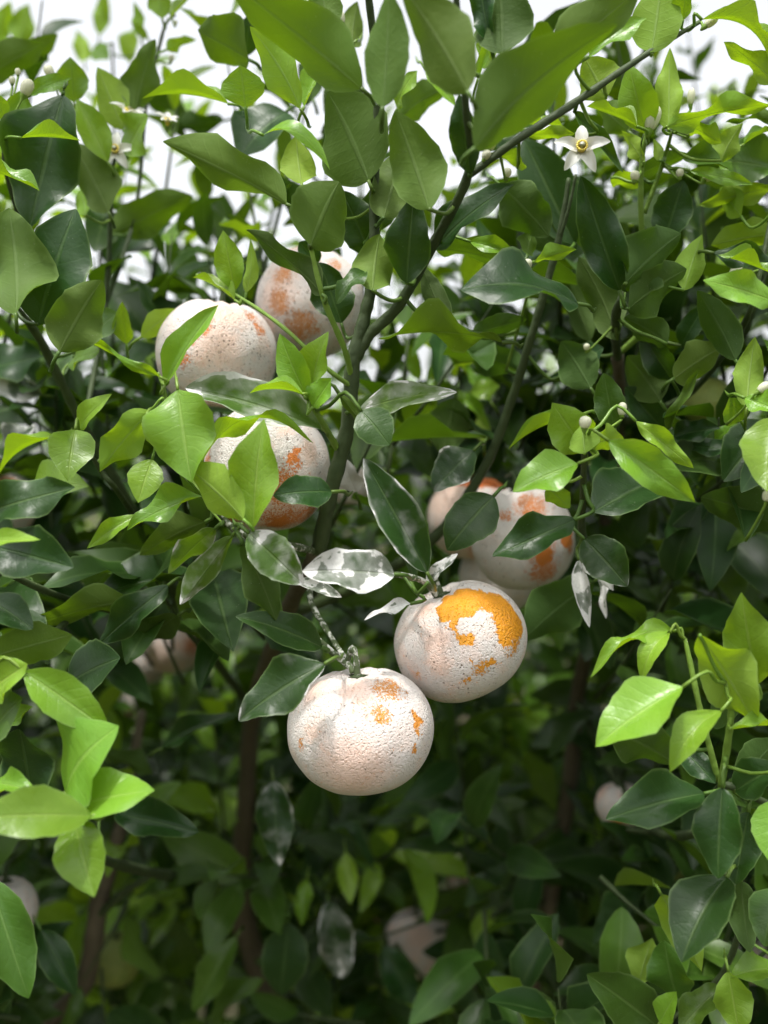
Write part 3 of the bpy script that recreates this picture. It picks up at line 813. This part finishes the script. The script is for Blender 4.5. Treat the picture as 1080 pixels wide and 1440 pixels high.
def bud(px, py, d, w_, h_, dx=0.0):
    """bud centred at the pixel, h_ along its axis, leaning dx"""
    C = np.array(P(px, py, d)); s = d / FPX; ax = unit(np.array((dx, -.1, 1.0))); H = h_ * s; W = w_ * s * .5
    prof = [(-.5, .35), (-.42, .62), (-.25, .86), (0, 1), (.22, .95), (.38, .72), (.47, .4), (.5, .08)]
    v, f = tube([(*(C + ax * H * a), W * b) for a, b in prof], n=10, sub=2, knob=0)
    o = mesh_obj('flower_bud', v, f, M_BUD, tree, tuple(C))
    dist = np.linalg.norm(SP - C, axis=1); k = int(np.argmin(dist)); B = C - ax * H * .5
    end = SP[k] if dist[k] < .05 else B - ax * .012 + np.array((0, .02, -.008))
    v, f = tube([(*(B + ax * H * .12), W * .62), (*(B - ax * H * .05), W * .55), (*(B - ax * min(.006, H * .3)), .0007), (*(.5 * (B + end) + np.array((0, 0, -.001))), .0007), (*end, .0009)], n=6, sub=2, knob=0)
    mesh_obj('bud_stalk', v, f, M_SHOOT, o, tuple(C))
for b_ in [(38, 123, .585, 18, 24, .5), (25, 101, .60, 8, 10, 0), (17, 113, .60, 9, 11, 0), (69, 100, .62, 14, 18, -.4), (241, 82, .725, 8, 10, .3), (247, 32, .725, 5, 7, .2),
           (918, 166, .565, 21, 36, .3), (972, 136, .575, 11, 24, .05), (690, 203, .505, 15, 18, .5), (684, 218, .505, 13, 15, .5), (713, 243, .52, 13, 14, .2),
           (893, 247, .575, 13, 14, .1), (956, 243, .58, 11, 12, 0), (998, 247, .58, 14, 21, 1.2), (742, 371, .56, 13, 14, 0), (823, 594, .50, 17, 18, .1), (875, 575, .545, 13, 19, .05),
           (1074, 545, .525, 14, 20, 1.3), (1079, 697, .49, 14, 17, .2), (1000, 30, .525, 14, 22, 1.2), (555, 195, .6, 8, 8, 0), (825, 488, .6, 9, 10, 0), (1035, 380, .6, 14, 20, 1), (968, 186, .57, 9, 9, 0), (478, 24, .59, 14, 20, -.3)]:
    bud(*b_)

# ------------------------------------------------------------------ fruit
def fruit(px, py, rx, ry, d, axis, label, mat=None, patches=None, name='mandarin', tint=.35, speck=.35, warm=(.78, .27, .045), group=None, dimple=.16):
    C = np.array(P(px, py, d)); R = rx * d / FPX; obl = ry / rx
    ax = unit(np.array(axis, dtype=float)); zq = Vector(ax).to_track_quat('Z', 'Y'); Rm = np.array(zq.to_matrix())
    ns, nr = 72, 44; V = []; F = []; ph = random.random() * 6
    for i in range(1, nr):
        th = math.pi * i / nr; ct, st = math.cos(th), math.sin(th)
        for k in range(ns):
            a = 2 * math.pi * k / ns
            lob = 1 + .010 * math.sin(5 * a + ph) * st + .012 * math.sin(2 * a + ph * 2) + .006 * math.sin(9 * a + th * 7 + ph)
            rr = st * lob; zz = ct * obl * (1 + .04 * math.sin(a + ph) * st)
            rr = math.copysign(abs(rr) ** .90, rr)
            dt = math.exp(-(st / .30) ** 2) * dimple * (1 if ct > 0 else .75)
            crease = .018 * math.cos(10 * a + ph) * math.exp(-((st - .28) / .2) ** 2) * (ct > 0)
            zz -= math.copysign(dt * obl + crease, ct)
            V.append((rr * math.cos(a) * R, rr * math.sin(a) * R, zz * R))
    top = len(V); V.append((0, 0, (1 - dimple) * obl * R)); bot = len(V); V.append((0, 0, -(1 - dimple * .75) * obl * R))
    for i in range(nr - 2):
        for k in range(ns): F.append((i * ns + k, (i + 1) * ns + k, (i + 1) * ns + (k + 1) % ns, i * ns + (k + 1) % ns))
    for k in range(ns):
        F.append((top, k, (k + 1) % ns)); b0 = (nr - 2) * ns; F.append((bot, b0 + (k + 1) % ns, b0 + k))
    if patches is not None:
        pl = []
        for (qx, qy, r, kind) in patches:
            ux = (qx - px) / rx; uz = -(qy - py) / rx; m = min(.97, math.hypot(ux, uz)); 
            s = m / max(math.hypot(ux, uz), 1e-6); ux *= s; uz *= s
            wv = np.array((ux, -math.sqrt(max(1 - ux * ux - uz * uz, .02)), uz)); lv = Rm.T @ wv
            pl.append((unit(lv), r / rx, kind))
        mat = fruit_material('coated peel', pl, tint, speck, warm)
    V = np.array(V)
    root = empty(name, tuple(C - np.array((0, 0, R * obl))))
    me = bpy.data.meshes.new('peel'); me.from_pydata(V.tolist(), [], F); me.materials.append(mat); me.polygons.foreach_set('use_smooth', [True] * len(me.polygons))
    pe = bpy.data.objects.new('peel', me); link(pe, root, tuple(C)); pe.rotation_euler = zq.to_euler()
    tp = C + ax * (1 - dimple) * obl * R
    v, f = [], []
    S = [(*(tp - ax * .004), .0022), (*(tp + ax * .002), .0020), (*(tp + ax * .010), .0017)]
    dist = np.linalg.norm(SP - (tp + ax * .02), axis=1); k = int(np.argmin(dist))
    if dist[k] < .09 and d < .59: S += [(*(tp + ax * .014 + (SP[k] - tp) * .3), .0016), (*SP[k], .0018)]
    else: S += [(*(tp + ax * .013 + np.array((0, .012, .0))), .0014), (*(tp + ax * .012 + np.array((0, .045, .0))), .0010)]
    v, f = tube(S, n=7, sub=4); st = mesh_obj('stem', v, f, M_TWIGW if patches is not None and d < .59 else M_TWIG, root, tuple(tp))
    # five-pointed calyx
    q = unit(np.cross(ax, (.2, .3, .9))); r = np.cross(ax, q); cv = [tp + ax * .0022]; cf = []
    for k in range(10):
        a = k * math.pi / 5; rr = .0062 if k % 2 == 0 else .0034
        cv.append(tp + (q * math.cos(a) + r * math.sin(a)) * rr + ax * (.0012 if k % 2 == 0 else .001))
    cv.append(tp - ax * .003)
    for k in range(10): cf.append((0, 1 + k, 1 + (k + 1) % 10)); cf.append((11, 1 + (k + 1) % 10, 1 + k))
    mesh_obj('calyx', cv, cf, M_TWIG, st, tuple(tp))
    tag(root, label, 'mandarin', group or 'mandarins hanging in the tree')
    return root

ring = [(math.cos(k * 1.26) * .8, math.sin(k * 1.26) * .8, (.5, -.3, .1, .6, -.5)[k]) for k in range(5)]
G1 = fruit_material('coated peel blotched', [(c, .5, 's' if k % 2 else 'p') for k, c in enumerate(ring)] + [(ring[1], .22, 'o'), (ring[3], .2, 'o')], .8, .3)  # thin, speckled coat with pink tint and bare orange spots
G2 = fruit_material('coated peel ruddy', [(c, .75, 'p') for c in ring] + [(c, .45, 's') for c in ring[::2]] + [((.1, .1, 1), .7, 'o')], 1.2, .3, (.74, .22, .06))
G3 = fruit_material('coated peel pale', [((.4, -.8, .3), .3, 's')], .35, .5)
GU = fruit_material('unripe peel', [], .0, .1)
def unripe():
    g = NT('green peel'); tc = g.vmath('NORMALIZE', g.n('ShaderNodeTexCoord').outputs['Object'])
    a = g.noise(tc, 2.2, 3); b = g.voro(tc, 26, 'SMOOTH_F1')
    c = g.mix(a, (.12, .20, .035), (.30, .32, .07)); return g.done(g.princ(c, .42, .5, g.bump(b, .6, .0015)))
GU = unripe()

fruit(507, 1025, 104, 87, .545, (-.06, -.06, 1), 'brightest white coated mandarin hanging lowest of the touching pair, with faint orange smudges', patches=[
    (520, 975, 26, 'p'), (535, 985, 20, 's'), (445, 955, 32, 'p'), (548, 952, 30, 's'), (588, 1002, 9, 'o'), (586, 1016, 6, 'o'), (580, 1036, 7, 'o'), (584, 990, 5, 'o'),
    (430, 1030, 10, 's'), (445, 1012, 14, 'p'), (462, 1034, 10, 'p'), (500, 1060, 60, 'p'), (555, 1030, 6, 's'), (500, 950, 30, 'p')], tint=.42, speck=.12, warm=(.74, .33, .055))
fruit(648, 901, 95, 82, .585, (-.42, -.10, 1), 'white coated mandarin with a large bare golden orange patch on its shoulder', patches=[
    (650, 838, 40, 'o'), (690, 852, 38, 'o'), (715, 872, 22, 'o'), (628, 845, 22, 'o'), (650, 880, 16, 'o'), (640, 866, 16, 'o'), (705, 888, 14, 'o'), (672, 868, 20, 'w'), (652, 868, 16, 'w'), (672, 884, 14, 'w'),
    (683, 919, 7, 'o'), (657, 915, 4, 'o'), (650, 942, 5, 'o'), (610, 890, 26, 'p'), (612, 920, 24, 'p'), (580, 940, 14, 'p'), (582, 938, 6, 's'), (668, 925, 15, 's'), (712, 898, 18, 's'), (590, 850, 22, 'p')], tint=.45, speck=.30, warm=(.80, .36, .015))
fruit(305, 499, 84, 80, .64, (.12, -.1, 1), 'pinkish white coated mandarin below left of the highest one, crossed by a young leaf', patches=[
    (305, 475, 14, 's'), (285, 492, 11, 's'), (272, 518, 16, 's'), (325, 450, 40, 'p'), (320, 500, 40, 'p'), (300, 515, 20, 'p'), (360, 452, 14, 's'), (372, 470, 14, 's'), (305, 570, 50, 'p')], tint=.5, speck=.5, warm=(.78, .27, .05))
fruit(437, 426, 76, 78, .70, (.30, .1, 1), 'dark speckled white coated mandarin, highest on the tree, behind green stems', patches=[
    (395, 425, 36, 'p'), (400, 440, 24, 's'), (430, 470, 30, 's'), (380, 460, 26, 'p'), (475, 385, 14, 's'), (405, 400, 22, 's'), (420, 355, 26, 'p')], tint=.45, speck=.95, warm=(.66, .27, .06), dimple=.10)
fruit(376, 660, 89, 90, .60, (.05, .15, 1), 'round white coated mandarin with rusty orange base, half covered by an upright light green leaf', patches=[
    (400, 732, 40, 's'), (430, 725, 30, 's'), (330, 728, 30, 's'), (420, 655, 14, 's'), (418, 650, 8, 'o'), (425, 640, 6, 'o'), (296, 650, 20, 's'), (405, 690, 36, 's'), (400, 715, 60, 'p'), (300, 670, 22, 'p'), (405, 610, 14, 'p'), (440, 640, 22, 'p'), (395, 735, 16, 'o')], tint=.30, speck=.4, warm=(.72, .24, .04), dimple=.10)
fruit(735, 757, 72, 75, .70, (-.15, -.1, 1), 'grey white coated mandarin with a vertical grainy orange stripe, behind two dark leaves', patches=[
    (752, 770, 28, 's'), (757, 800, 28, 's'), (748, 745, 24, 's'), (790, 755, 14, 'o'), (793, 768, 12, 's'), (728, 702, 9, 's'), (705, 725, 12, 's'), (740, 712, 30, 's'), (755, 780, 14, 'o'), (750, 750, 10, 'o')], tint=.18, speck=.4, warm=(.70, .24, .04), dimple=.10)
fruit(662, 728, 62, 60, .79, (0, -.2, 1), 'orange pink mandarin wedged behind the grainy striped one in the shade', G2)
fruit(700, 812, 54, 53, .80, (0, 0, 1), 'pale mandarin peeping out between the golden patched and the grainy striped mandarins', G3)
fruit(598, 607, 28, 27, 1.28, (0, 0, 1), 'small pink looking mandarin deep in the leaves beside the main stem', G1)
fruit(-6, 712, 54, 52, .76, (.1, 0, 1), 'pink mandarin cut by the edge above two long dark leaves', G1)
fruit(243, 910, 40, 38, 1.12, (0, 0, 1), 'shaded orange pink mandarin in the dark hollow beside a thin branch', G2)
fruit(203, 930, 34, 33, 1.2, (0, 0, 1), 'dim mandarin half hidden behind the shaded orange pink one in the hollow', G1)
fruit(590, 1325, 50, 45, 1.15, (-.1, 0, 1), 'blurred white and orange mandarin low in the shaded hollow', G1)
fruit(655, 1245, 26, 24, 1.5, (0, 0, 1), 'far blurred bright orange mandarin between the trunk limbs', G2)
fruit(160, 1350, 38, 37, 1.0, (.1, 0, 1), 'blurred yellow green unripe mandarin beside the olive stem', GU, name='unripe_mandarin', group='unripe mandarins')
fruit(8, 1278, 44, 44, .76, (0, 0, 1), 'grey white mandarin behind the long drooping leaf above the olive stem', G3)
fruit(1052, 1350, 32, 31, .80, (0, 0, 1), 'white mandarin with orange streak showing through a small gap in the leaves', G1)
fruit(993, 563, 36, 33, .72, (0, 0, 1), 'green unripe mandarin shaded by dark leaves under the white buds', GU, name='unripe_mandarin', group='unripe mandarins')
fruit(940, 1215, 34, 34, 1.0, (0, 0, 1), 'pale green unripe mandarin out of focus behind the hanging dark leaves', GU, name='unripe_mandarin', group='unripe mandarins')
fruit(1080, 752, 28, 28, .78, (0, 0, 1), 'olive unripe mandarin cut by the edge among dark leaves', GU, name='unripe_mandarin', group='unripe mandarins')
fruit(872, 1132, 34, 32, .85, (0, 0, 1), 'mandarin hidden but for a sliver behind a long dark leaf', G1)
fruit(492, 682, 30, 30, .74, (0, 0, 1), 'white mandarin half hidden behind the main stem', G3)
fruit(190, 985, 24, 22, 1.35, (0, 0, 1), 'tiny dim brownish mandarin deepest in the dark hollow', G1)
fruit(520, 1290, 20, 18, 1.6, (0, 0, 1), 'far pink mandarin blurred above the low white and orange one', G2)

# ------------------------------------------------------------------ more trees of the orchard behind
def back_tree(x, y, h, r, label, n, parts):
    t = empty('mandarin_tree', (x, y, 0)); tag(t, label, 'tree', 'mandarin trees of the orchard')
    v, f = tube([(x, y, -.05, .05), (x + .02, y, .2, .04), (x - .02, y + .02, .5, .035)], n=9); mesh_obj('trunk', v, f, M_BARK, t, (x, y, 0))
    for k in range(5):
        a = k * 1.257 + x; e = (x + math.cos(a) * r * .6, y + math.sin(a) * r * .6, h * .72)
        v, f = tube([(x - .02, y + .02, .42, .022), (x + math.cos(a) * r * .25, y + math.sin(a) * r * .25, h * .42, .015), (*e, .006)], n=7); mesh_obj('branch', v, f, M_BARK, t, (x - .02, y + .02, .42))
    fo = Foliage()
    for i in range(n):
        u = rng.normal(0, 1, 3); u /= np.linalg.norm(u); rad = random.uniform(.55, 1) ** .5
        cz = h * .56; p = np.array((x + u[0] * r * rad, y + u[1] * r * rad, cz + u[2] * (h - cz) * rad * (.9 + .2 * math.sin(7 * u[0] + 5 * u[1]))))
        if p[2] < .12: continue
        fo.shoot(p, u + np.array((0, 0, .4)), random.uniform(.1, .22), random.randint(6, 9), 1.0 if random.random() < .16 + .2 * max(0, u[2]) else random.choice((0, 0, .2, .35)), .075)
    fo.build(t, parts, (x, y, 0))
back_tree(-1.25, 3.1, 1.50, .95, 'blurred mandarin tree behind on the left, showing below the white sky gap', 330, 60)
back_tree(.35, 3.3, 1.62, 1.0, 'blurred mandarin tree standing straight behind the hollow between the limbs', 360, 60)
back_tree(2.0, 3.2, 1.70, 1.0, 'blurred mandarin tree behind on the right under the white flower buds', 330, 60)
